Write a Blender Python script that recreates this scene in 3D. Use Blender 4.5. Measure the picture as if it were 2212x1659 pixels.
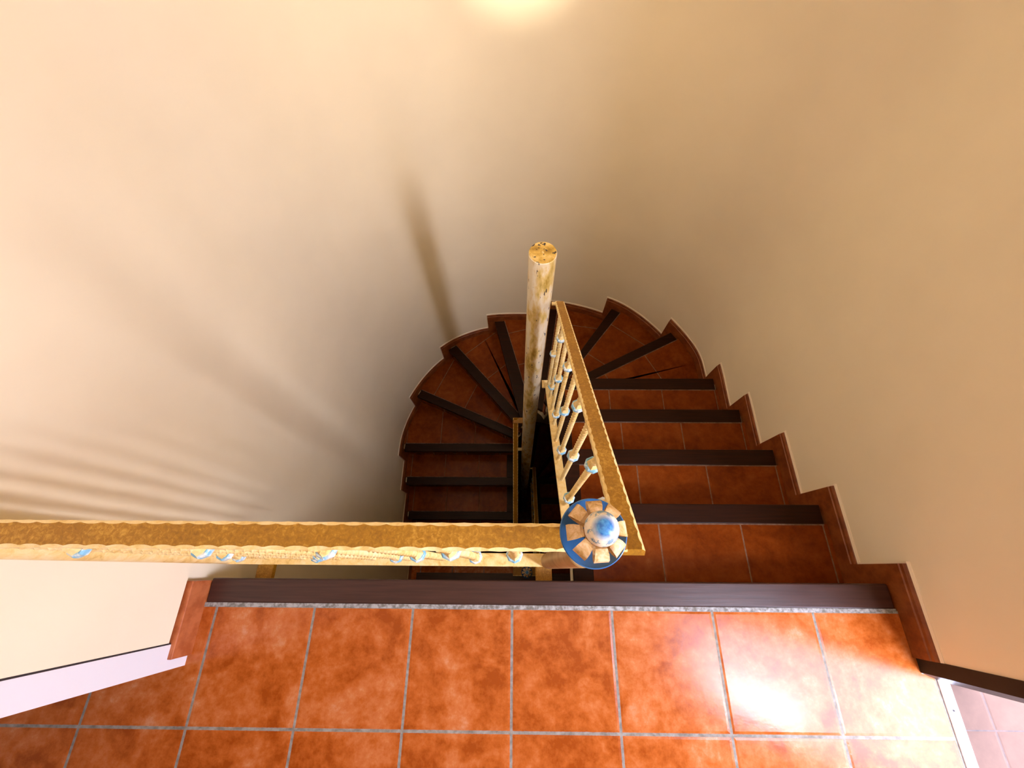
import bpy, bmesh, math, random
from mathutils import Vector, Matrix
from math import sin, cos, pi, sqrt, atan2, radians

for o in list(bpy.data.objects): bpy.data.objects.remove(o)
SC = bpy.context.scene
COL = SC.collection
random.seed(4)

# ------------------------------------------------------------------ camera
CAM_Z = 1.4317
PIT, YAW, ROL = 0.4180, 0.0337, -0.0282
def camera():
    c = bpy.data.cameras.new('camera'); o = bpy.data.objects.new('camera', c); COL.objects.link(o)
    c.sensor_fit = 'HORIZONTAL'; c.sensor_width = 36.0
    c.lens = 902.75*36.0/2212.0
    c.clip_start = 0.01; c.clip_end = 60
    fw = Vector((0, sin(PIT), -cos(PIT))); up = Vector((0, cos(PIT), sin(PIT))); rt = Vector((1, 0, 0))
    Rz = Matrix.Rotation(YAW, 3, 'Z')
    fw, up, rt = Rz@fw, Rz@up, Rz@rt
    r2 = cos(ROL)*rt + sin(ROL)*up; u2 = -sin(ROL)*rt + cos(ROL)*up
    m = Matrix((r2, u2, -fw)).transposed().to_4x4(); m.translation = Vector((0, 0, CAM_Z))
    o.matrix_world = m
    SC.camera = o
camera()

# ------------------------------------------------------------------ world, light, exposure
SC.view_settings.view_transform = 'Standard'
SC.view_settings.look = 'None'
SC.view_settings.gamma = 1.0
SC.view_settings.use_curve_mapping = False
SC.view_settings.exposure = 0.04
w = bpy.data.worlds.new('sky'); SC.world = w; w.use_nodes = True
wn = w.node_tree.nodes; bgn = wn['Background']
bgn.inputs[0].default_value = (0.89, 0.92, 1.24, 1)
# hazy overcast sky
_tc = wn.new('ShaderNodeTexCoord'); _sp = wn.new('ShaderNodeSeparateXYZ'); _mr = wn.new('ShaderNodeMapRange')
_mr.interpolation_type = 'SMOOTHSTEP'
_mr.inputs['From Min'].default_value = 0.0; _mr.inputs['From Max'].default_value = 0.75
_mr.inputs['To Min'].default_value = 9.0; _mr.inputs['To Max'].default_value = 20.0
w.node_tree.links.new(_tc.outputs['Generated'], _sp.inputs[0]); w.node_tree.links.new(_sp.outputs[2], _mr.inputs['Value'])
w.node_tree.links.new(_mr.outputs[0], bgn.inputs[1])

def lamp(name, kind, loc, energy, color, target=None, **kw):
    l = bpy.data.lights.new(name, kind); l.energy = energy; l.color = color
    for k, v in kw.items(): setattr(l, k, v)
    o = bpy.data.objects.new(name, l); COL.objects.link(o); o.location = loc
    if target is not None:
        o.rotation_euler = (Vector(target)-Vector(loc)).to_track_quat('-Z', 'Y').to_euler()
    return o
# spotlight bulb washing the curved wall (fixture built below)
SPOT_POS = (0.02, 0.10, 2.20)
lamp('spotlight_bulb', 'SPOT', SPOT_POS, 520, (1.0, 0.92, 0.72), target=(0.0, 1.92, 0.98), spot_size=radians(20), spot_blend=1.0, shadow_soft_size=0.03)
lamp('back_wall_fill', 'SPOT', SPOT_POS, 72, (1.0, 0.80, 0.50), target=(-0.12, 1.92, 0.40), spot_size=radians(58), spot_blend=1.0, shadow_soft_size=0.12)  # wide fill lamp added to brighten the middle of the back wall
STRIP_POS = (1.36, -0.69, 1.60)
_o = lamp('added_strip_lamp', 'AREA', STRIP_POS, 46, (0.96, 0.95, 1.06), target=(STRIP_POS[0]-0.72, STRIP_POS[1]+1.25, STRIP_POS[2]+0.15), shape='RECTANGLE', size=0.15, size_y=1.15)  # unseen strip lamp added to cast railing streaks on the left wall
WARM_FILL_POS = (-0.3, 0.3, 2.35)
lamp('warm_fill', 'POINT', WARM_FILL_POS, 2.2, (1.0, 0.60, 0.16), shadow_soft_size=0.10)  # unseen warm fill lamp added to tint the right wall

# ------------------------------------------------------------------ materials
def mat(name):
    m = bpy.data.materials.new(name); m.use_nodes = True
    nt = m.node_tree; b = nt.nodes['Principled BSDF']
    return m, nt, b
def nd(nt, t, **kw):
    n = nt.nodes.new(t)
    for k, v in kw.items():
        if hasattr(n, k): setattr(n, k, v)
        else: n.inputs[k].default_value = v
    return n
def ramp(nt, fac, stops):
    r = nt.nodes.new('ShaderNodeValToRGB'); e = r.color_ramp.elements
    while len(e) < len(stops): e.new(0.5)
    for i, (p, c) in enumerate(stops): e[i].position = p; e[i].color = (*c, 1) if len(c) == 3 else c
    nt.links.new(fac, r.inputs[0]); return r
def mixc(nt, fac, a, b, mode='MIX'):
    m = nt.nodes.new('ShaderNodeMix'); m.data_type = 'RGBA'; m.blend_type = mode
    for i, v in ((0, fac), (6, a), (7, b)):
        if hasattr(v, 'is_linked') or isinstance(v, bpy.types.NodeSocket): nt.links.new(v, m.inputs[i])
        else: m.inputs[i].default_value = v if i == 0 else (*v, 1)
    return m.outputs[2]
def math_(nt, op, a, b=None):
    m = nt.nodes.new('ShaderNodeMath'); m.operation = op
    for i, v in enumerate((a, b)):
        if v is None: continue
        if isinstance(v, bpy.types.NodeSocket): nt.links.new(v, m.inputs[i])
        else: m.inputs[i].default_value = v
    return m.outputs[0]
def noise(nt, scale, detail=4, rough=0.55, coord='Object', dist=0.0):
    tc = nt.nodes.new('ShaderNodeTexCoord'); n = nt.nodes.new('ShaderNodeTexNoise')
    n.inputs['Scale'].default_value = scale; n.inputs['Detail'].default_value = detail
    n.inputs['Roughness'].default_value = rough; n.inputs['Distortion'].default_value = dist
    nt.links.new(tc.outputs[coord], n.inputs['Vector']); return n
def bump(nt, b, h, strength=0.2, dist=0.002):
    bm = nt.nodes.new('ShaderNodeBump'); bm.inputs['Strength'].default_value = strength; bm.inputs['Distance'].default_value = dist
    nt.links.new(h, bm.inputs['Height']); nt.links.new(bm.outputs[0], b.inputs['Normal']); return bm

def m_plaster(name, c, var=0.03):
    m, nt, b = mat(name)
    n = noise(nt, 2.2, 3); n2 = noise(nt, 220, 3)
    lo = tuple(x*(1-var) for x in c); hi = tuple(min(1, x*(1+var)) for x in c)
    r = ramp(nt, n.outputs[0], [(0.35, lo), (0.65, hi)])
    nt.links.new(r.outputs[0], b.inputs['Base Color']); b.inputs['Roughness'].default_value = 0.75
    b.inputs['Specular IOR Level'].default_value = 0.25
    bump(nt, b, n2.outputs[0], 0.08, 0.001); return m
M_WALL = m_plaster('cream wall paint', (0.90, 0.785, 0.575))
M_TRIMWALL = m_plaster('cream caulk', (0.90, 0.76, 0.58))
M_CEIL = m_plaster('ceiling paint', (0.85, 0.72, 0.54))

def m_tile(name, light=False, gw=0.024, stair=False):
    """terracotta tiles laid out on the UV grid, one tile per unit"""
    m, nt, b = mat(name)
    uv = nt.nodes.new('ShaderNodeUVMap'); uv.uv_map = 'UVMap'
    sp = nt.nodes.new('ShaderNodeSeparateXYZ'); nt.links.new(uv.outputs[0], sp.inputs[0])
    ds = []
    for a in (0, 1):
        f = math_(nt, 'FRACT', sp.outputs[a]); f = math_(nt, 'SUBTRACT', f, 0.5); f = math_(nt, 'ABSOLUTE', f)
        ds.append(math_(nt, 'SUBTRACT', 0.5, f))
    d = math_(nt, 'MINIMUM', ds[0], ds[1])
    en = noise(nt, 160, 2)
    d2 = math_(nt, 'ADD', d, math_(nt, 'MULTIPLY', math_(nt, 'SUBTRACT', en.outputs[0], 0.5), 0.006))
    g = nt.nodes.new('ShaderNodeMapRange'); g.inputs['From Min'].default_value = gw/2-0.002; g.inputs['From Max'].default_value = gw/2+0.002
    nt.links.new(d2, g.inputs['Value'])
    edge = nt.nodes.new('ShaderNodeMapRange'); edge.inputs['From Min'].default_value = gw/2; edge.inputs['From Max'].default_value = gw/2+0.02
    nt.links.new(d2, edge.inputs['Value'])
    fl = nt.nodes.new('ShaderNodeVectorMath'); fl.operation = 'FLOOR'; nt.links.new(uv.outputs[0], fl.inputs[0])
    wn_ = nt.nodes.new('ShaderNodeTexWhiteNoise'); wn_.noise_dimensions = '3D'; nt.links.new(fl.outputs[0], wn_.inputs['Vector'])
    n1 = noise(nt, 7, 6, 0.62, dist=0.5); n2 = noise(nt, 26, 8, 0.7); n3 = noise(nt, 140, 5, 0.6)
    f1 = math_(nt, 'ADD', math_(nt, 'MULTIPLY', n1.outputs[0], 0.55), math_(nt, 'MULTIPLY', n2.outputs[0], 0.45))
    f1 = math_(nt, 'ADD', f1, math_(nt, 'MULTIPLY', math_(nt, 'SUBTRACT', wn_.outputs[0], 0.5), 0.07))
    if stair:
        r = ramp(nt, f1, [(0.38, (0.125, 0.020, 0.0015)), (0.50, (0.190, 0.036, 0.003)), (0.62, (0.235, 0.055, 0.008)), (0.76, (0.30, 0.11, 0.035))])  # stairwell shade put into the tile colours, darker than the floor tile
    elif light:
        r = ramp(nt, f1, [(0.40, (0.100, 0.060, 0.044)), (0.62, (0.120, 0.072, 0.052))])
    else:
        r = ramp(nt, f1, [(0.40, (0.31, 0.060, 0.006)), (0.49, (0.46, 0.112, 0.017)), (0.57, (0.54, 0.165, 0.046)), (0.68, (0.62, 0.30, 0.16))])
    gn = noise(nt, 60, 5)
    gr = ramp(nt, gn.outputs[0], [(0.3, (0.17, 0.15, 0.12)), (0.7, (0.36, 0.34, 0.30))])
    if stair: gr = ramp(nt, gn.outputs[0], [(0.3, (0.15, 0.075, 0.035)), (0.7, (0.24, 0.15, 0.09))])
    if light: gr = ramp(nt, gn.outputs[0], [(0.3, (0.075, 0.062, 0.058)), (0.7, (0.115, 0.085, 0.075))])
    c = mixc(nt, g.outputs[0], gr.outputs[0], r.outputs[0])
    nt.links.new(c, b.inputs['Base Color'])
    rr = math_(nt, 'SUBTRACT', 0.85, math_(nt, 'MULTIPLY', g.outputs[0], 0.66 if not light else 0.55))
    rr = math_(nt, 'ADD', rr, math_(nt, 'MULTIPLY', math_(nt, 'SUBTRACT', n2.outputs[0], 0.5), 0.10))
    nt.links.new(rr, b.inputs['Roughness'])
    b.inputs['IOR'].default_value = 1.12 if light else (1.22 if stair else 1.35)
    hgt = math_(nt, 'ADD', math_(nt, 'MULTIPLY', edge.outputs[0], 1.0), math_(nt, 'MULTIPLY', n3.outputs[0], 0.12))
    n4 = noise(nt, 45, 4, 0.5)
    hgt = math_(nt, 'ADD', hgt, math_(nt, 'MULTIPLY', n4.outputs[0], 0.25))
    bump(nt, b, hgt, 0.35, 0.0022)
    return m
M_TILE = m_tile('terracotta floor tile')
M_STILE = m_tile('terracotta stair tile in shade tone', gw=0.016, stair=True)
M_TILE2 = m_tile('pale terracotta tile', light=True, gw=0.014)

def m_simple(name, c, rough=0.5, metal=0.0, spec=0.5, nscale=None, c2=None, b_=0.0, lo=0.4, hi=0.6):
    m, nt, b = mat(name)
    if nscale:
        n = noise(nt, nscale, 6, 0.6); r = ramp(nt, n.outputs[0], [(lo, c), (hi, c2)])
        nt.links.new(r.outputs[0], b.inputs['Base Color'])
        if b_: bump(nt, b, n.outputs[0], b_, 0.001)
    else: b.inputs['Base Color'].default_value = (*c, 1)
    b.inputs['Roughness'].default_value = rough; b.inputs['Metallic'].default_value = metal
    b.inputs['Specular IOR Level'].default_value = spec
    return m
M_SKIRT2 = m_simple('lighter terracotta skirting tile', (0.36, 0.085, 0.020), 0.35, nscale=22, c2=(0.50, 0.15, 0.05), b_=0.1)  # lighter colours than the stairwell skirting tile
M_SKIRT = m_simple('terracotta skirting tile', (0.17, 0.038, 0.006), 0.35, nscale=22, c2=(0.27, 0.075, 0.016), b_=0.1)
M_SGROUT = m_simple('shade-darkened brown grout', (0.12, 0.055, 0.03), 0.9, nscale=40, c2=(0.20, 0.12, 0.08))  # grout colour browned to stand for the shade on the steps
M_GROUT = m_simple('grey grout', (0.17, 0.16, 0.14), 0.85, nscale=70, c2=(0.42, 0.42, 0.42), b_=0.5)

def m_wood(name, c1, c2, spec):
    m, nt, b = mat(name)
    tc = nt.nodes.new('ShaderNodeTexCoord'); mp = nt.nodes.new('ShaderNodeMapping'); mp.inputs['Scale'].default_value = (3, 60, 60)
    n = nt.nodes.new('ShaderNodeTexNoise'); n.inputs['Scale'].default_value = 2.2; n.inputs['Detail'].default_value = 7
    nt.links.new(tc.outputs['Object'], mp.inputs[0]); nt.links.new(mp.outputs[0], n.inputs['Vector'])
    r = ramp(nt, n.outputs[0], [(0.3, c1), (0.7, c2)])
    n2 = noise(nt, 9, 6, 0.6)
    nt.links.new(r.outputs[0], b.inputs['Base Color'])
    rr = math_(nt, 'ADD', 0.26, math_(nt, 'MULTIPLY', n2.outputs[0], 0.22)); nt.links.new(rr, b.inputs['Roughness'])
    b.inputs['Specular IOR Level'].default_value = spec
    bump(nt, b, n.outputs[0], 0.18, 0.001)
    return m
M_WOOD = m_wood('dark varnished wood', (0.030, 0.0085, 0.006), (0.055, 0.018, 0.013), 0.5)
M_WOOD2 = m_wood('dark wood in shade tone', (0.014, 0.0035, 0.001), (0.028, 0.007, 0.002), 0.15)  # darker copy of the varnished wood, stairwell shade in its colour
M_FRAME = m_simple('dark brown door frame', (0.028, 0.020, 0.015), 0.4, nscale=12, c2=(0.036, 0.026, 0.02), spec=0.15)
M_WHITE = m_simple('white gloss paint', (0.82, 0.82, 0.86), 0.4)
M_DARK = m_simple('dark gap', (0.03, 0.02, 0.02), 0.8)
M_ALU = m_simple('brushed aluminium strip', (0.85, 0.86, 0.88), 0.35, metal=0.4)
M_PATINA_SHADE = None
def m_patina(name, dark, mid, light, sc=70, rough=0.45, pts=(0.36, 0.5, 0.66), b_=0.3):
    m, nt, b = mat(name)
    n = noise(nt, sc, 9, 0.72, dist=0.6); n2 = noise(nt, 9, 4, 0.5)
    f = math_(nt, 'ADD', math_(nt, 'MULTIPLY', n.outputs[0], 0.7), math_(nt, 'MULTIPLY', n2.outputs[0], 0.3))
    r = ramp(nt, f, [(pts[0], dark), (pts[1], mid), (pts[2], light)])
    nt.links.new(r.outputs[0], b.inputs['Base Color']); b.inputs['Roughness'].default_value = rough
    bump(nt, b, n.outputs[0], b_, 0.0008); return m
M_PATINA_SHADE = m_patina('ochre patina with shade tone', (0.25, 0.105, 0.003), (0.37, 0.165, 0.005), (0.62, 0.34, 0.045), sc=150, pts=(0.38, 0.52, 0.66))  # mottled patina; weaker light on the top faces is put into the darker tone
M_TAN = m_patina('tan brown enamel', (0.26, 0.14, 0.04), (0.42, 0.26, 0.10), (0.52, 0.35, 0.17), sc=18, b_=0.02)
M_CREAM = m_patina('cream ochre enamel', (0.52, 0.27, 0.03), (0.84, 0.60, 0.22), (0.92, 0.75, 0.40), sc=40, pts=(0.30, 0.46, 0.62), b_=0.1)
M_PETAL = m_patina('rusty ochre petal', (0.26, 0.11, 0.015), (0.62, 0.36, 0.12), (0.85, 0.62, 0.38), sc=60, pts=(0.38, 0.48, 0.60), b_=0.2)
M_BLUE = m_simple('blue enamel', (0.028, 0.125, 0.32), 0.25, nscale=40, c2=(0.038, 0.155, 0.38))
M_COLLAR = m_simple('pale blue chipped paint', (0.78, 0.84, 0.80), 0.4, nscale=70, c2=(0.22, 0.52, 0.72), lo=0.42, hi=0.56)
M_LAMP, _nt, _b = mat('lit lamp glass')
_b.inputs['Emission Color'].default_value = (1, 0.85, 0.6, 1); _b.inputs['Emission Strength'].default_value = 6

def m_pole(name='cream pole paint with chips', stops=None, ct=0.66, cs=75):
    m, nt, b = mat(name)
    tc = nt.nodes.new('ShaderNodeTexCoord'); mp = nt.nodes.new('ShaderNodeMapping'); mp.inputs['Scale'].default_value = (1, 1, 0.28)
    nt.links.new(tc.outputs['Object'], mp.inputs[0])
    def nz(s, d, r_=0.6):
        n = nt.nodes.new('ShaderNodeTexNoise'); n.inputs['Scale'].default_value = s; n.inputs['Detail'].default_value = d
        n.inputs['Roughness'].default_value = r_; nt.links.new(mp.outputs[0], n.inputs['Vector']); return n
    a = nz(22, 7); c = nz(cs, 4, 0.5)
    r = ramp(nt, a.outputs[0], stops or [(0.34, (0.42, 0.25, 0.03)), (0.45, (0.76, 0.54, 0.18)), (0.56, (0.90, 0.78, 0.56))])
    chip = ramp(nt, c.outputs[0], [(ct, (0, 0, 0)), (ct+0.01, (1, 1, 1))])
    cc = mixc(nt, chip.outputs[0], r.outputs[0], (0.03, 0.02, 0.02))
    nt.links.new(cc, b.inputs['Base Color']); b.inputs['Roughness'].default_value = 0.4
    return m
M_POLE = m_pole()
M_CAP = m_pole('ochre cap paint with chips', [(0.36, (0.30, 0.16, 0.01)), (0.50, (0.60, 0.36, 0.06)), (0.64, (0.80, 0.58, 0.22))], 0.60, 60)
def m_ball():
    m, nt, b = mat('cream ball with worn blue patch')
    tc = nt.nodes.new('ShaderNodeTexCoord'); n = noise(nt, 90, 7, 0.65); n2 = noise(nt, 200, 5)
    vm = nt.nodes.new('ShaderNodeVectorMath'); vm.operation = 'DISTANCE'
    nt.links.new(tc.outputs['Object'], vm.inputs[0]); vm.inputs[1].default_value = (0.0, 0.0, 0.0192)
    d = math_(nt, 'ADD', vm.outputs['Value'], math_(nt, 'MULTIPLY', math_(nt, 'SUBTRACT', n.outputs[0], 0.5), 0.0012))
    patch = ramp(nt, d, [(0.0112, (1, 1, 1)), (0.0124, (0, 0, 0))])
    base = ramp(nt, n.outputs[0], [(0.46, (0.88, 0.76, 0.60)), (0.53, (0.80, 0.66, 0.46)), (0.56, (0.16, 0.30, 0.42))])
    blue = ramp(nt, n2.outputs[0], [(0.35, (0.01, 0.12, 0.45)), (0.65, (0.10, 0.36, 0.66))])
    ring = ramp(nt, d, [(0.0124, (1, 1, 1)), (0.0160, (0, 0, 0))])
    base2 = mixc(nt, ring.outputs[0], base.outputs[0], (0.92, 0.86, 0.72))
    nt.links.new(mixc(nt, patch.outputs[0], base2, blue.outputs[0]), b.inputs['Base Color']); b.inputs['Roughness'].default_value = 0.3
    return m
M_BALL = m_ball()

# ------------------------------------------------------------------ helpers
def link(name, bm, mats, parent=None, kind=None, label=None, smooth=False):
    me = bpy.data.meshes.new(name)
    if not bm.loops.layers.uv: bm.loops.layers.uv.new('UVMap')
    bmesh.ops.recalc_face_normals(bm, faces=bm.faces)
    if smooth:
        for f in bm.faces: f.smooth = True
    bm.to_mesh(me); bm.free()
    if not isinstance(mats, (list, tuple)): mats = [mats]
    for m in mats: me.materials.append(m)
    if smooth == 'auto':
        me.set_sharp_from_angle(angle=radians(35))
    o = bpy.data.objects.new(name, me); COL.objects.link(o)
    if parent is not None: o.parent = parent; o.matrix_parent_inverse = Matrix.Translation(-parent.location)
    if kind: o['kind'] = kind
    if label: o['label'] = label
    return o
def thing(name, label, cat, loc=(0, 0, 0), group=None):
    o = bpy.data.objects.new(name, None); COL.objects.link(o); o.location = loc; o.empty_display_size = 0.1
    o['label'] = label; o['category'] = cat
    if group: o['group'] = group
    return o
def box(bm, x0, x1, y0, y1, z0, z1, mi=0):
    v = [bm.verts.new((x, y, z)) for z in (z0, z1) for x, y in ((x0, y0), (x1, y0), (x1, y1), (x0, y1))]
    for q in ((0, 3, 2, 1), (4, 5, 6, 7), (0, 1, 5, 4), (1, 2, 6, 5), (2, 3, 7, 6), (3, 0, 4, 7)):
        f = bm.faces.new([v[i] for i in q]); f.material_index = mi
def bevel(bm, off, seg=2):
    bmesh.ops.bevel(bm, geom=list(bm.edges), offset=off, segments=seg, profile=0.5, affect='EDGES')
def bbox(*a, b=0.0):
    bm = bmesh.new(); box(bm, *a)
    if b: bevel(bm, b)
    return bm
def prism(bm, pts, z0, z1, uvf=None, mi_top=0, mi_side=0, bot=True):
    uvl = bm.loops.layers.uv.get('UVMap') or bm.loops.layers.uv.new('UVMap')
    lo = [bm.verts.new((p[0], p[1], z0)) for p in pts]; hi = [bm.verts.new((p[0], p[1], z1)) for p in pts]
    n = len(pts); f = bm.faces.new(hi); f.material_index = mi_top
    if uvf:
        for l in f.loops: l[uvl].uv = uvf(l.vert.co.x, l.vert.co.y)
    if bot: bm.faces.new(lo[::-1]).material_index = mi_side
    for i in range(n):
        j = (i+1) % n; g = bm.faces.new((lo[i], lo[j], hi[j], hi[i])); g.material_index = mi_side
        if uvf:
            for l in g.loops: l[uvl].uv = (uvf(l.vert.co.x, l.vert.co.y)[0], 0.5 + (l.vert.co.z-z1)*0.5)
def lathe(bm, prof, cx, cy, n=40, mi=0):
    rings = []
    for r, z in prof:
        if r < 1e-6: rings.append([bm.verts.new((cx, cy, z))])
        else: rings.append([bm.verts.new((cx+r*cos(2*pi*i/n), cy+r*sin(2*pi*i/n), z)) for i in range(n)])
    for a, b in zip(rings, rings[1:]):
        for i in range(n):
            j = (i+1) % n
            if len(a) == 1 and len(b) == 1: continue
            if len(a) == 1: f = bm.faces.new((a[0], b[j], b[i]))
            elif len(b) == 1: f = bm.faces.new((a[i], a[j], b[0]))
            else: f = bm.faces.new((a[i], a[j], b[j], b[i]))
            f.material_index = mi
def loft(bm, rings, closed_ends=True, mis=None):
    vs = [[bm.verts.new(p) for p in r] for r in rings]; n = len(rings[0])
    for a, b in zip(vs, vs[1:]):
        for i in range(n):
            j = (i+1) % n; f = bm.faces.new((a[i], a[j], b[j], b[i]))
            if mis: f.material_index = mis[i]
    if closed_ends:
        bm.faces.new(vs[0][::-1]); bm.faces.new(vs[-1])
def flat_bar(A, B, wdt, t, scallop=True, per=0.031, seed=0):
    """forged flat bar with hammered, scalloped long edges; material 0 = face, 1 = chamfers and sides"""
    bm = bmesh.new(); A = Vector(A); B = Vector(B); L = (B-A).length; d = (B-A)/L
    side = d.cross(Vector((0, 0, 1))).normalized(); nrm = side.cross(d).normalized()
    n = max(2, int(L/0.004)) if scallop else 1
    rings = []; rnd = random.Random(seed); ph = rnd.random()
    for i in range(n+1):
        s = L*i/n; P = A+d*s
        if scallop:
            cl = 0.0022+0.0030*abs(sin(pi*(s/per+ph))); cr = 0.0022+0.0030*abs(sin(pi*(s/per+ph+0.37)))
            wl = wdt/2-0.0008*abs(sin(pi*(s/per+ph+0.5))); wr = wdt/2-0.0008*abs(sin(pi*(s/per+ph+0.87)))
        else: cl = cr = 0.0015; wl = wr = wdt/2
        prof = [(-wl, -t/2), (wr, -t/2), (wr, t/2-0.6*cr), (wr-cr, t/2), (-wl+cl, t/2), (-wl, t/2-0.6*cl)]
        rings.append([P+side*a+nrm*b for a, b in prof])
    loft(bm, rings, True, [1, 1, 1, 0, 1, 1]); return bm

# ------------------------------------------------------------------ stair geometry data
RISE, GO, Y0, NW = 0.1928, 0.2614, -0.0313, 0.0686
NL = {}                                    # nosing lines: (front outer, front inner, rear outer, rear inner)
def right_n(y): return ((1.138, y), (0.30, y), (1.138, y-NW), (0.30, y-NW))
def left_n(y): return ((-1.0, y), (-0.10, y), (-1.0, y+NW), (-0.10, y+NW))
for k in range(0, 5): NL[k] = right_n(Y0+GO*k)
NL[5] = ((1.012, 1.438), (0.469, 1.157), (1.057, 1.394), (0.491, 1.105))
NL[6] = ((0.688, 1.752), (0.450, 1.416), (0.746, 1.720), (0.462, 1.352))
NL[7] = ((0.245, 1.900), (0.150, 1.280), (0.312, 1.895), (0.212, 1.271))
NL[8] = ((-0.192, 1.876), (0.013, 1.065), (-0.116, 1.898), (0.053, 1.291))
NL[9] = ((-0.599, 1.728), (-0.073, 1.126), (-0.541, 1.777), (0.007, 1.148))
NL[10] = ((-0.874, 1.369), (-0.043, 1.005), (-0.847, 1.433), (-0.043, 1.078))
NL[11] = left_n(0.935)
NL[12] = left_n(0.681); NL[13] = left_n(0.409); NL[14] = left_n(0.145)
# skirting face line (plan), right wall -> round the back -> left wall
ctrl = [(1.138, 0.6), (1.138, 0.85), (1.136, 1.06), (1.113, 1.265), (0.985, 1.492), (0.822, 1.675), (0.644, 1.789), (0.36, 1.880),
        (0.068, 1.906), (-0.247, 1.892), (-0.470, 1.818), (-0.645, 1.702), (-0.792, 1.534), (-0.906, 1.328), (-0.985, 1.08), (-1.0, 0.85), (-1.0, 0.6)]
def catmull(P, n=8):
    out = []
    for i in range(1, len(P)-2):
        p0, p1, p2, p3 = [Vector(p) for p in P[i-1:i+3]]
        for j in range(n):
            t = j/n
            out.append(0.5*((2*p1)+(p2-p0)*t+(2*p0-5*p1+4*p2-p3)*t*t+(3*p1-p0-3*p2+p3)*t**3))
    out.append(Vector(P[-2])); return out
CURVE = catmull(ctrl)
YB = -1.55                                 # back of the rooms
PATH = [Vector((1.138, YB))]+[Vector((1.138, -1.2+0.25*i)) for i in range(8)]+CURVE+[Vector((-1.0, 0.6-0.25*i)) for i in range(8)]+[Vector((-1.0, YB))]
S = [0.0]
for a, b in zip(PATH, PATH[1:]): S.append(S[-1]+(b-a).length)
def at(s):
    s = max(0, min(S[-1], s))
    for i in range(len(S)-1):
        if s <= S[i+1]:
            t = (s-S[i])/(S[i+1]-S[i]+1e-9); return PATH[i].lerp(PATH[i+1], t)
def nrm_at(s):
    d = (at(s+0.01)-at(s-0.01)).normalized(); return Vector((d.y, -d.x))       # outward
def nearest(p):
    p = Vector(p); best = None
    for i in range(len(PATH)-1):
        a, b = PATH[i], PATH[i+1]; ab = b-a; t = max(0, min(1, (p-a).dot(ab)/ab.length_squared))
        d = (a+ab*t-p).length
        if best is None or d < best[0]: best = (d, S[i]+t*ab.length)
    return best[1]
WC, WR = Vector((0.085, 0.955)), 0.115
def in_well(p):
    return (p-WC).length < WR or (abs(p.x-WC.x) < WR and p.y < WC.y)
def inner_hit(o, i):
    o, i = Vector(o), Vector(i); d = (i-o).normalized(); t = 0.0
    while t < 3 and not in_well(o+d*t): t += 0.002
    return o+d*t
def path_between(s0, s1, off=0.0):
    pts = [at(s0)+nrm_at(s0)*off]+[at(s)+nrm_at(s)*off for s in S if s0+1e-4 < s < s1-1e-4]+[at(s1)+nrm_at(s1)*off]
    return pts
def well_between(p, q, n=6):
    """inner boundary from p to q going round the well (right side -> back -> left side)"""
    def prm(v):
        if v.y < WC.y: return (v.y-WC.y) if v.x > WC.x else pi*WR+(WC.y-v.y)
        return WR*atan2(v.y-WC.y, v.x-WC.x)
    def inv(s):
        if s < 0: return Vector((WC.x+WR, WC.y+s))
        if s > pi*WR: return Vector((WC.x-WR, WC.y-(s-pi*WR)))
        return WC+Vector((cos(s/WR), sin(s/WR)))*WR
    a, b = prm(p), prm(q)
    return [inv(a+(b-a)*i/n) for i in range(n+1)]

def front(k): o, i, ro, ri = NL[k]; return at(nearest(o)), inner_hit(o, i), nearest(o)
def rear(k): o, i, ro, ri = NL[k]; return at(nearest(ro)), inner_hit(ro, ri), nearest(ro)
def shifted_riser(k, back=0.028):
    """riser plane below nosing k, a little behind its front edge"""
    o, i, ro, ri = [Vector(v) for v in NL[k]]
    d = (i-o).normalized(); n = (ro-o); n = (n-d*n.dot(d)).normalized()*back
    o2 = o+n; i2 = i+n
    return at(nearest(o2)), inner_hit(o2, i2), nearest(o2)

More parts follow.
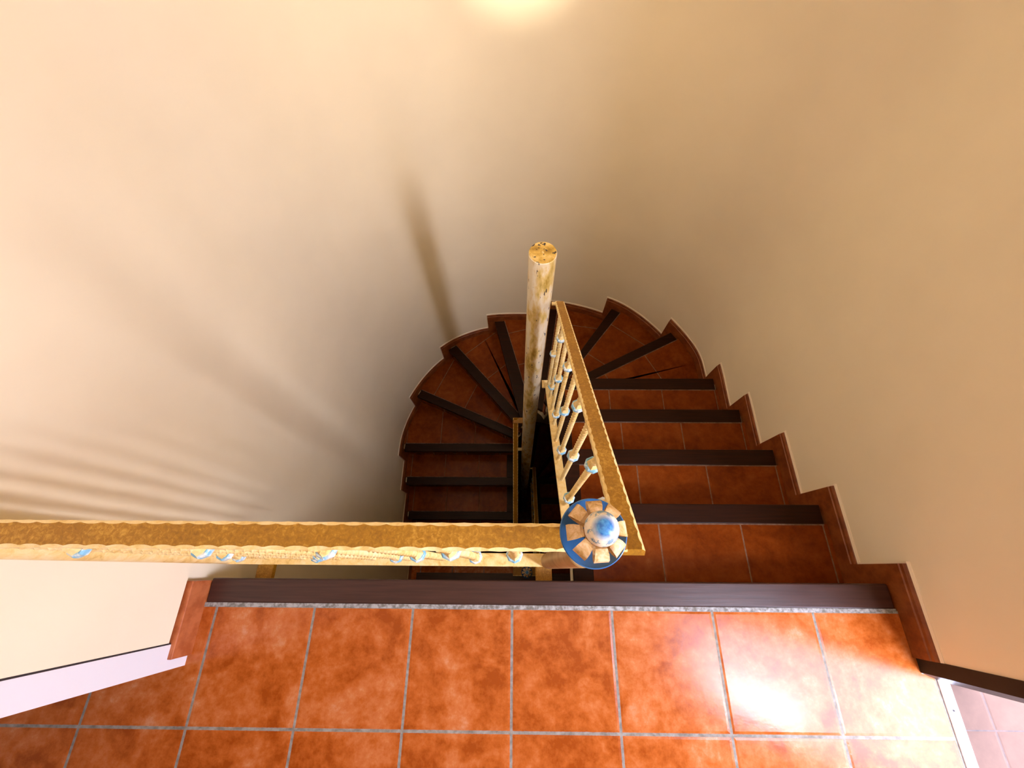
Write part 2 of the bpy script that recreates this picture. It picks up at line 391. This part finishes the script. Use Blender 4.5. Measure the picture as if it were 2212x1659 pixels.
def build_stair(root, zoff, k0, k1, with_landing_nosing):
    body = bmesh.new(); body.loops.layers.uv.new('UVMap')
    for k in range(k0, k1+1):
        z = zoff-RISE*k
        ro, ri, rs = shifted_riser(k-1); fo, fi, fs = front(k); bo, bi, bs = rear(k)
        # --- tile deck
        outer = path_between(rs, bs, 0.004); inner = well_between(ri, bi)
        d = (Vector(NL[k][1])-Vector(NL[k][0])).normalized()
        if k <= 4: uvf = lambda x, y: ((x-0.22)/0.3, 0.5)
        elif k >= 12: uvf = lambda x, y: ((x+0.955)/0.3025, 0.5)
        else:
            o_ = bo.copy(); dd = (bi-bo).normalized(); off = {5: 0.12, 11: 0.93}.get(k, 0.55)
            uvf = lambda x, y, o_=o_, dd=dd, off=off: ((Vector((x, y))-o_).dot(dd)/0.30+off, 0.5)
        if k <= 4: inner = [Vector((0.27, v.y)) for v in inner]
        if k >= 12: inner = [Vector((-0.096, v.y)) for v in inner]
        bm = bmesh.new(); prism(bm, outer+inner[::-1], z-0.02, z, uvf)
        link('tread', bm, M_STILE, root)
        if k <= 4 or k >= 12:
            x0, x1 = (0.2, 0.27) if k <= 4 else (-0.096, -0.030)
            ya, yb = sorted((ri.y, bi.y))
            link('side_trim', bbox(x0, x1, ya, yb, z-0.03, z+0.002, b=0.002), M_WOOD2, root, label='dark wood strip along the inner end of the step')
        # --- riser
        n2 = (ri-ro).normalized(); nn = Vector((-n2.y, n2.x))
        fr = (Vector(NL[k-1][0])-Vector(NL[k-1][2])); nn = nn if nn.dot(fr) > 0 else -nn
        bm = bmesh.new(); q = [ro, ri, ri+nn*0.008, ro+nn*0.008]
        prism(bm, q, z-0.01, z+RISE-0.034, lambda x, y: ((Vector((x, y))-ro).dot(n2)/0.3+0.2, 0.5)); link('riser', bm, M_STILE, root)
        # --- plaster body under the step
        so, si, ss = shifted_riser(k); po = path_between(rs, ss, 0.006); pi_ = well_between(ri, si)
        ds = 0.03
        prism(body, po+pi_[::-1], z-0.02-ds-0.06, z-0.02, mi_top=0)
    link('stair_body', body, M_WALL, root, label='cream plastered underside and inner edge of the flight')
    for k in range(0 if with_landing_nosing else k0, k1+1):
        z = zoff-RISE*k
        if k == 0:
            q = [Vector((-0.953, Y0)), Vector((1.130, Y0)), Vector((1.130, Y0-NW)), Vector((-0.953, Y0-NW))]
            bm = bbox(-0.953, 1.132, Y0-NW, Y0, z-0.045, z+0.001, b=0.004)
            link('nosing', bm, M_WOOD, root, label='long dark wood edge of the landing')
            continue
        fo, fi, fs = front(k); bo, bi, bs = rear(k)
        d = (fi-fo).normalized()
        fo2, bo2 = fo+d*0.012, bo+(bi-bo).normalized()*0.012
        bm = bmesh.new(); prism(bm, [fo2, fi, bi, bo2], z-0.036, z+0.002); bevel(bm, 0.0025)
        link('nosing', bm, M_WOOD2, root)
        # thin grout line behind the nosing
        n = (bo-fo); n = (n-d*n.dot(d)).normalized()*0.005
        bm = bmesh.new(); e = (bi-bo).normalized()*0.002
        prism(bm, [bo2, bi, bi+n, bo2+n], z-0.004, z+0.0006); link('grout_line', bm, M_SGROUT, root)

stair = thing('winding_staircase', 'terracotta tiled winding staircase with dark wood nosings turning down around the pole', 'staircase', (0.085, 0.955, -2.9))
build_stair(stair, 0.0, 1, 14, True)
ZL = -RISE*15                               # lower landing
stair2 = thing('winding_staircase', 'dark lower turn of the tiled staircase seen deep down beside the pole', 'staircase', (0.085, 0.955, -5.8))
build_stair(stair2, ZL, 1, 14, True)

# ------------------------------------------------------------------ skirting tiles stepping down the wall
def skirt_strip(bm, s0, s1, z0, z1, lip=True):
    pts = [s0]+[s for s in S if s0+0.004 < s < s1-0.004]+[s1]
    prof = [(0.0, z0), (0.0, z1-0.024), (0.003, z1-0.021), (0.003, z1-0.011), (0.006, z1-0.004), (0.012, z1), (0.02, z1), (0.02, z0)]
    rings = []
    for s in pts:
        p = at(s); n = nrm_at(s); rings.append([(p.x+n.x*a, p.y+n.y*a, z) for a, z in prof])
    loft(bm, rings)
def lip_strip(bm, s0, s1, z0, z1):
    pts = [s0]+[s for s in S if s0+0.004 < s < s1-0.004]+[s1]
    rings = []
    for s in pts:
        p = at(s); n = nrm_at(s); rings.append([(p.x+n.x*a, p.y+n.y*a, z) for a, z in ((0.007, z0), (0.010, z1), (0.02, z1), (0.02, z0))])
    loft(bm, rings)
def skirting(zoff, first, last, s_end, nm):
    bm = bmesh.new(); lb = bmesh.new(); EXT = 0.057; HS = 0.08
    prev = None
    for k in range(first, last+1):
        z = zoff-RISE*k
        s0 = nearest((1.138, -0.222 if zoff == 0 else YB)) if k == first else prev
        s1 = s_end if k == last else nearest(NL[k][0])+EXT
        zb = z-RISE-0.02 if k < last else z-0.03
        skirt_strip(bm, s0, s1, zb, z+HS)
        lip_strip(lb, s0, s1+(0.005 if k < last else 0), z+HS, z+HS+0.008)
        if k < last: lip_strip(lb, s1, s1+0.005, z-RISE+HS, z+HS+0.006)
        prev = s1
    o = link(nm, bm, M_SKIRT, None, 'structure'); o['kind'] = 'structure'
    link('caulk_edge', lb, M_TRIMWALL, o)
skirting(0.0, 0, 15, nearest((-1.0, YB)), 'baseboard_stairwell')
skirting(ZL, 1, 15, nearest((-1.0, YB)), 'baseboard_stairwell_lower')

# ------------------------------------------------------------------ walls
WT = 0.012                                  # wall face lies behind the skirting face
def wall_strip(name, s0, s1, z0, z1, thick=0.14):
    bm = bmesh.new(); pts = [s0]+[s for s in S if s0+0.004 < s < s1-0.004]+[s1]; rings = []
    for s in pts:
        p = at(s); n = nrm_at(s); rings.append([(p.x+n.x*a, p.y+n.y*a, z) for a, z in ((WT, z0), (WT, z1), (WT+thick, z1), (WT+thick, z0))])
    loft(bm, rings); return link(name, bm, M_WALL, None, 'structure', smooth='auto')
ZC = 2.62
DY = -0.235                                 # where both landing side walls end at their doorways
ZF = 2*ZL-0.2
wall_strip('wall_stairwell', nearest((1.138, DY)), nearest((-1.0, 0.06)), -0.20, ZC)
wall_strip('wall_stairwell_lower', 0.0, S[-1], ZF, -0.20)
DOOR_Y = -0.74
# right wall of the landing beyond the doorway and over it
bm = bmesh.new(); box(bm, 1.15, 1.29, DOOR_Y, DY, 2.45, ZC); box(bm, 1.15, 1.29, YB, DOOR_Y, -0.2, ZC)
link('wall_right', bm, M_WALL, None, 'structure')
# left wall: thicker upper wall face beside the landing, doorway to the left room
bm = bmesh.new()
box(bm, -1.12, -0.968, -0.195, 0.06, 0.088, ZC); box(bm, -1.12, -0.990, -0.26, 0.06, -0.20, 0.088)
box(bm, -1.12, -0.990, -0.26, -0.195, 0.088, ZC)
box(bm, -1.12, -0.968, -1.25, -0.26, 2.06, ZC); box(bm, -1.12, -0.968, YB, -1.25, -0.2, ZC)
link('wall_left', bm, M_WALL, None, 'structure')
link('baseboard_left', bbox(-0.985, -0.955, -0.236, -0.038, -0.02, 0.080, b=0.003), M_SKIRT2, None, 'structure')
link('wall_back', bbox(-2.6, 1.29, YB-0.12, YB, -0.2, ZC), M_WALL, None, 'structure')
link('wall_left_room', bbox(-2.72, -2.6, YB, 0.5, -0.2, ZC), M_WALL, None, 'structure')
link('wall_left_room_far', bbox(-2.6, -1.12, 0.38, 0.5, -0.2, ZC), M_WALL, None, 'structure')
bm = bmesh.new(); box(bm, -2.7, 1.3, YB, 2.2, ZC, ZC+0.1); link('ceiling', bm, M_CEIL, None, 'structure')
link('wall_back_lower', bbox(-1.2, 1.3, YB-0.12, YB, ZF, -0.2), M_WALL, None, 'structure')

# floors
TX, TY = -1.2153, -0.4079
def fuv(x, y): return ((x-TX)/0.3, (y-TY)/0.3+(0.0 if y < -0.42 else 0.0))
bm = bmesh.new(); ye = Y0-NW-0.004
prism(bm, [(-0.96, YB), (1.186, YB), (1.186, -0.262), (1.15, -0.262), (1.15, ye), (-0.96, ye)], -0.03, 0.0, fuv)
prism(bm, [(-2.6, YB), (-0.96, YB), (-0.96, -0.236), (-1.12, -0.236), (-1.12, 0.38), (-2.6, 0.38)], -0.03, 0.0, fuv)
bm2 = bmesh.new()
link('floor', bm, M_TILE, None, 'structure')
bm = bmesh.new(); box(bm, -1.0, 1.15, YB, Y0-0.03, -0.20, -0.03); link('floor_slab', bm, M_WALL, None, 'structure')
bm = bmesh.new(); prism(bm, [(-0.957, Y0-NW-0.0105), (1.134, Y0-NW-0.0105), (1.134, Y0-NW+0.001), (-0.957, Y0-NW+0.001)], -0.01, 0.0015)
link('trim_1', bm, M_GROUT, None, 'structure')
bm = bmesh.new(); prism(bm, [(-1.0, YB), (1.15, YB), (1.15, Y0-NW), (0.0, Y0-NW), (0.0, 0.13), (-1.0, 0.13)], ZL-0.2, ZL-0.001, fuv); link('floor_lower', bm, M_TILE, None, 'structure')
bm = bmesh.new(); prism(bm, [(-1.1, YB), (1.2, YB), (1.2, 2.1), (-1.1, 2.1)], ZF-0.1, ZF, fuv); link('floor_bottom', bm, M_TILE, None, 'structure')
bm = bmesh.new()
prism(bm, [(1.214, -4.5), (6.0, -4.5), (6.0, 2.0), (1.214, 2.0)], -0.03, -0.002, lambda x, y: ((x-1.52)/0.22, (y+0.39)/0.22))
link('floor_terrace', bm, M_TILE2, None, 'structure')
# threshold strip
bm = bbox(1.185, 1.216, DOOR_Y, -0.272, -0.004, 0.004, b=0.0015); o = link('trim_2', bm, M_ALU, None, 'structure')
bm = bmesh.new()
for y in (-0.345, -0.70): lathe(bm, [(0.0028, 0.004), (0.0028, 0.0052), (0.0, 0.0056)], 1.2005, y, 12)
link('screw', bm, M_DARK, o)
# door frames
bm = bmesh.new()
fp = [(1.147, -0.222), (1.147, -0.258), (1.156, -0.262), (1.196, -0.279), (1.215, -0.279), (1.215, -0.262), (1.29, -0.262), (1.29, -0.225), (1.16, -0.222)]
prism(bm, fp, 0.0, 2.45); box(bm, 1.147, 1.29, DOOR_Y, -0.222, 2.42, 2.48); box(bm, 1.147, 1.29, DOOR_Y-0.04, DOOR_Y+0.015, 0.0, 2.48)
link('door_1', bm, M_FRAME, None, 'structure')
bm = bmesh.new(); box(bm, -1.12, -0.966, -0.262, -0.199, 0.0, 2.06); box(bm, -1.12, -0.966, -1.25, -0.199, 2.03, 2.10); box(bm, -1.12, -0.966, -1.29, -1.235, 0.0, 2.06)
d2 = link('door_2', bm, M_WHITE, None, 'structure')
link('frame_gap', bbox(-1.0, -0.9675, -0.1995, -0.1955, 0.0, 2.06), M_DARK, d2)

# ------------------------------------------------------------------ railings
HR_Z, SL = 0.82, 0.80
def baluster(parent, x, y, z0, z1, knots, ang=pi/4):
    hb = 0.0072; secs = []; fl = 0.026
    z = z0; n = int((z1-z0)/0.003); tw = 0.0
    for i in range(n+1):
        zz = z0+(z1-z0)*i/n; h = hb; near = min([abs(zz-k) for k in knots]+[9])
        if near < 0.008: h = 0.0125
        elif near < fl: h = hb+(0.0125-hb)*(1-(near-0.008)/(fl-0.008))**1.3
        e = min(zz-z0, 9)
        if e < 0.012: h = max(h, hb*(1.35-e/0.012*0.35))
        if near >= fl and 0.03 < zz-z0 and zz < z1-0.02: tw += (z1-z0)/n/0.085*2*pi
        secs.append((zz, h, tw))
    bm = bmesh.new(); rings = []
    for zz, h, t in secs:
        rings.append([(x+h*(1.22 if q % 2 == 0 else 1.02)*cos(ang+t+pi/4*q), y+h*(1.22 if q % 2 == 0 else 1.02)*sin(ang+t+pi/4*q), zz) for q in range(8)])
    loft(bm, rings); o = link('baluster', bm, M_CREAM, parent)
    for k in knots:
        bm = bmesh.new()
        lathe(bm, [(0.0, k-0.008), (0.0155, k-0.009), (0.0185, k-0.005), (0.0185, k+0.005), (0.0155, k+0.009), (0.0, k+0.008)], x, y, 8)
        link('collar', bm, M_COLLAR, o, label='pale blue chipped collar on the bar')
    return o
def bracket(parent, x, y0, y1, z):
    link('bracket', bbox(x-0.027, x+0.027, y0, y1, z-0.012, z+0.012, b=0.003), M_PATINA_SHADE, parent)  # dark ochre reused here so the brackets look shaded
def tube(name, parent, x, y, z0, z1, r, m, cap=0.0, **kw):
    bm = bmesh.new(); pr = [(0, z0)]
    if cap: pr += [(r*sin(a*pi/8), z0+cap-cap*cos(a*pi/8)) for a in range(1, 5)]
    else: pr += [(r, z0)]
    pr += [(r, z1-0.002), (r-0.002, z1), (0, z1)]; lathe(bm, pr, x, y, 36)
    return link(name, bm, m, parent, smooth='auto', **kw)
def finial(parent, x, y, zb):
    """flower finial: blue dish, eight curled petals, ball"""
    tube('finial_stem', parent, x, y, zb, zb+0.125, 0.009, M_CREAM)
    z = zb+0.062
    bm = bmesh.new(); lathe(bm, [(0.008, z-0.014), (0.022, z-0.013), (0.033, z-0.006), (0.0400, z+0.004), (0.0412, z+0.0065), (0.0400, z+0.0075), (0.0385, z+0.005), (0.031, z-0.002), (0.020, z-0.008), (0.008, z-0.009)], x, y, 64)
    link('finial_dish', bm, M_BLUE, parent, smooth='auto', label='blue round dish')
    zp = z+0.018
    for i in range(8):
        a = 2*pi*i/8+radians(4)
        path = [(0.009, 0.000), (0.018, -0.002), (0.027, 0.001), (0.0325, 0.007), (0.0345, 0.015), (0.0325, 0.022), (0.027, 0.0265), (0.021, 0.0275), (0.0175, 0.024), (0.0165, 0.019)]
        wd = [0.0040, 0.0052, 0.0068, 0.0080, 0.0088, 0.0088, 0.0082, 0.0068, 0.0055, 0.0050]
        bm = bmesh.new(); rings = []; jit = random.uniform(-0.0012, 0.0012); tilt = random.uniform(-0.10, 0.10)
        for j, ((r, h), hw) in enumerate(zip(path, wd)):
            if j == 0: t = Vector((path[1][0]-r, path[1][1]-h))
            elif j == len(path)-1: t = Vector((r-path[j-1][0], h-path[j-1][1]))
            else: t = Vector((path[j+1][0]-path[j-1][0], path[j+1][1]-path[j-1][1]))
            t.normalize(); nn = Vector((-t.y, t.x))*0.0007
            def P(rr, hh, s): return (x+rr*cos(a)-s*sin(a), y+rr*sin(a)+s*cos(a), zp+hh+s*tilt)
            r2 = r+(jit if j > 2 else 0)
            rings.append([P(r2+nn.x, h+nn.y, -hw), P(r2+nn.x, h+nn.y, hw), P(r2-nn.x, h-nn.y, hw), P(r2-nn.x, h-nn.y, -hw)])
        loft(bm, rings); link('petal', bm, M_PETAL, parent, smooth='auto')
    bm = bmesh.new(); R = 0.0192
    bmesh.ops.create_uvsphere(bm, u_segments=40, v_segments=24, radius=R)
    o = link('finial_ball', bm, M_BALL, None, smooth=True, label='worn cream ball with a blue patch on top')
    o.location = (x, y, zb+0.125); o.parent = parent; o.matrix_parent_inverse = Matrix.Translation(-parent.location)

NX, NY = 0.093, 0.040
land = thing('landing_railing', 'ochre forged railing running level along the landing edge with a flower finial', 'railing', (-0.4, 0.03, -0.1))
link('handrail', flat_bar((-0.985, 0.041, HR_Z-0.006), (0.150, 0.041, HR_Z-0.006), 0.0375, 0.012, seed=1), [M_PATINA_SHADE, M_CREAM], land)
BR = 0.095
link('bottom_rail', flat_bar((-0.86, 0.026, BR-0.005), (0.178, 0.026, BR-0.005), 0.036, 0.010, scallop=False), [M_CREAM, M_CREAM], land)
tube('newel_post', land, NX-0.002, NY-0.016, BR, HR_Z-0.01, 0.0215, M_TAN, cap=0.0)
tube('end_post', land, -0.862, 0.030, -0.10, HR_Z-0.01, 0.0215, M_CREAM)
finial(land, NX, NY+0.002, HR_Z)
bracket(land, 0.088, -0.050, 0.035, -0.10); bracket(land, -0.845, -0.050, 0.035, -0.10)
link('bracket_leg', bbox(0.078, 0.098, 0.015, 0.030, -0.095, BR, b=0.002), M_CREAM, land)
for i in range(8):
    x = -0.006-0.105*i
    kn = [(HR_Z+BR)/2] if i % 2 == 0 else [HR_Z-0.14, BR+0.14]
    baluster(land, x, 0.030, BR, HR_Z-0.01, kn)

def flight_rail(root, x, zt, ysgn, n=9, xdir=1, first=0.11):
    """sloping rail; height falls along +Y by SL when ysgn = 1 (rises towards the landing), mirrored flight when ysgn = -1"""
    hz = lambda y: zt-SL*(y-0.02) if ysgn > 0 else zt+SL*(y-0.02)
    bz_ = lambda y: hz(y)-0.735
    ye = 0.955 if ysgn > 0 else 0.965
    link('handrail', flat_bar((x-(0.004 if ysgn > 0 else 0), 0.023, hz(0.023)-0.010), (x, ye, hz(ye)-0.006), 0.036, 0.012, per=0.024, seed=3), [M_PATINA_SHADE, M_CREAM], root)
    link('bottom_rail', flat_bar((x, 0.012, bz_(0.012)-0.005), (x, 0.93, bz_(0.93)-0.005), 0.032, 0.010, scallop=False), [M_CREAM, M_CREAM], root)
    for i in range(n):
        y = first+0.0985*i
        kn = [(hz(y)+bz_(y))/2] if (i % 2 == 0 and i > 0) else [hz(y)-0.14, bz_(y)+0.14]
        baluster(root, x, y, bz_(y)-0.006, hz(y)-0.010, kn)
    return hz, bz_
PX, PY = 0.082, 0.957
fl = thing('stair_railing', 'ochre forged railing sloping down the right flight from the flower finial to the pole', 'railing', (0.163, 0.5, -0.3))
hz, bz_ = flight_rail(fl, 0.163, HR_Z, 1)
bm = bmesh.new(); box(bm, 0.131, 0.165, 0.938, 0.950, hz(0.945)-0.010, hz(0.945)-0.002); link('connector', bm, M_CREAM, fl)
bm = bmesh.new(); box(bm, 0.1315, 0.178, 0.900, 0.945, bz_(0.925)-0.012, bz_(0.925)-0.004); link('connector', bm, M_CREAM, fl)

ZT2 = HR_Z+ZL
XL = -0.014
lowl = thing('stair_railing', 'dim ochre railing of the left flight seen from above beside the pole', 'railing', (XL, 0.5, -2.3))
hz2, bz2 = flight_rail(lowl, XL, ZT2, -1)
bm = bmesh.new(); box(bm, XL-0.018, 0.0345, 0.930, 0.968, hz2(0.95)-0.008, hz2(0.95)+0.002); link('connector', bm, M_PATINA_SHADE, lowl)
bm = bmesh.new(); box(bm, XL-0.018, 0.0345, 0.930, 0.955, bz2(0.95)-0.008, bz2(0.95)+0.0); link('connector', bm, M_CREAM, lowl)
lowr = thing('landing_railing', 'short lower landing railing with a small flower finial far below', 'railing', (0.08, -0.02, ZL))
link('handrail', flat_bar((-0.032, -0.012, ZT2-0.006), (0.182, -0.012, ZT2-0.006), 0.066, 0.012, seed=8), [M_PATINA_SHADE, M_CREAM], lowr)
tube('newel_post', lowr, 0.072, -0.015, ZL, ZT2-0.01, 0.0215, M_CREAM)
finial(lowr, 0.072, -0.018, ZT2)
lowf = thing('stair_railing', 'darkest ochre railing of the lower right flight deep in the stairwell', 'railing', (0.168, 0.5, -3.2))
hz3, bz3 = flight_rail(lowf, 0.168, ZT2, 1)
bm = bmesh.new(); box(bm, 0.131, 0.165, 0.938, 0.950, hz3(0.945)-0.010, hz3(0.945)-0.002); link('connector', bm, M_CREAM, lowf)

# ------------------------------------------------------------------ central pole
pole = thing('support_pole', 'tall round cream and ochre metal pole standing in the middle of the stairwell', 'pole', (PX, PY, ZF))
tube('shaft', pole, PX, PY, ZF, 0.345, 0.0470, M_POLE)
bm = bmesh.new(); lathe(bm, [(0.0, 0.345), (0.0455, 0.345), (0.0455, 0.3462), (0.0, 0.3466)], PX, PY, 36)
link('cap', bm, M_CAP, pole, label='flat ochre cap with black chips')
bm = bmesh.new(); lathe(bm, [(0.0, 0.347), (0.0042, 0.347), (0.0042, 0.350), (0.0022, 0.3505), (0.0018, 0.3485), (0.0, 0.3485)], PX, PY, 14)
link('cap_bolt', bm, M_POLE, pole)

# ------------------------------------------------------------------ light fixtures (out of view; strip light and warm bulb are added)
t = thing('ceiling_spotlight', 'small ceiling spotlight aimed at the curved wall', 'light', (SPOT_POS[0], SPOT_POS[1]-0.02, ZC))
bm = bmesh.new(); lathe(bm, [(0, ZC-0.02), (0.05, ZC-0.02), (0.05, ZC), (0, ZC)], SPOT_POS[0], SPOT_POS[1]-0.02, 32); link('base', bm, M_ALU, t)
bm = bmesh.new(); lathe(bm, [(0.006, ZC-0.20), (0.006, ZC-0.02)], SPOT_POS[0], SPOT_POS[1]-0.02, 16); link('stem', bm, M_ALU, t)
bm = bmesh.new(); lathe(bm, [(0.0, 0.10), (0.035, 0.09), (0.045, 0.0), (0.042, 0.0), (0.032, 0.085), (0.0, 0.092)], 0, 0, 32)
o = link('spotlight_head', bm, M_ALU, t, smooth='auto')
dv = (Vector((0.0, 1.92, 0.95))-Vector(SPOT_POS)).normalized(); q = (-dv).to_track_quat('Z', 'Y')
o.matrix_parent_inverse = Matrix.Identity(4); o.parent = None
o.matrix_world = Matrix.Translation(Vector(SPOT_POS)+dv*0.0) @ q.to_matrix().to_4x4()
mw = o.matrix_world.copy(); o.parent = t; o.matrix_parent_inverse = Matrix.Translation(-t.location); 

t = thing('added_strip_light', 'added upright strip light outside the right doorway, out of view', 'light', (STRIP_POS[0]+0.03, STRIP_POS[1]-0.02, 0))
_q = _o.rotation_euler.to_quaternion()
bm = bmesh.new(); box(bm, -0.09, 0.09, -0.60, 0.60, 0.012, 0.03); box(bm, -0.09, -0.082, -0.60, 0.60, -0.01, 0.03); box(bm, 0.082, 0.09, -0.60, 0.60, -0.01, 0.03)
for v in bm.verts: v.co = _q @ v.co + Vector(STRIP_POS)
link('housing', bm, M_ALU, t)
bm = bmesh.new(); lathe(bm, [(0.0, -0.002), (0.10, -0.002), (0.10, 0.012), (0.015, 0.02), (0.012, 1.02), (0.0, 1.02)], STRIP_POS[0]+0.03, STRIP_POS[1]-0.02, 32); link('stand', bm, M_ALU, t, smooth='auto')
t = thing('warm_fill_holder', 'added unseen bulb holder for the warm fill over the stairwell', 'light', (WARM_FILL_POS[0], WARM_FILL_POS[1], ZC))
bm = bmesh.new(); lathe(bm, [(0, ZC-0.03), (0.045, ZC-0.02), (0.05, ZC), (0, ZC)], WARM_FILL_POS[0], WARM_FILL_POS[1], 32); link('base', bm, M_WHITE, t)
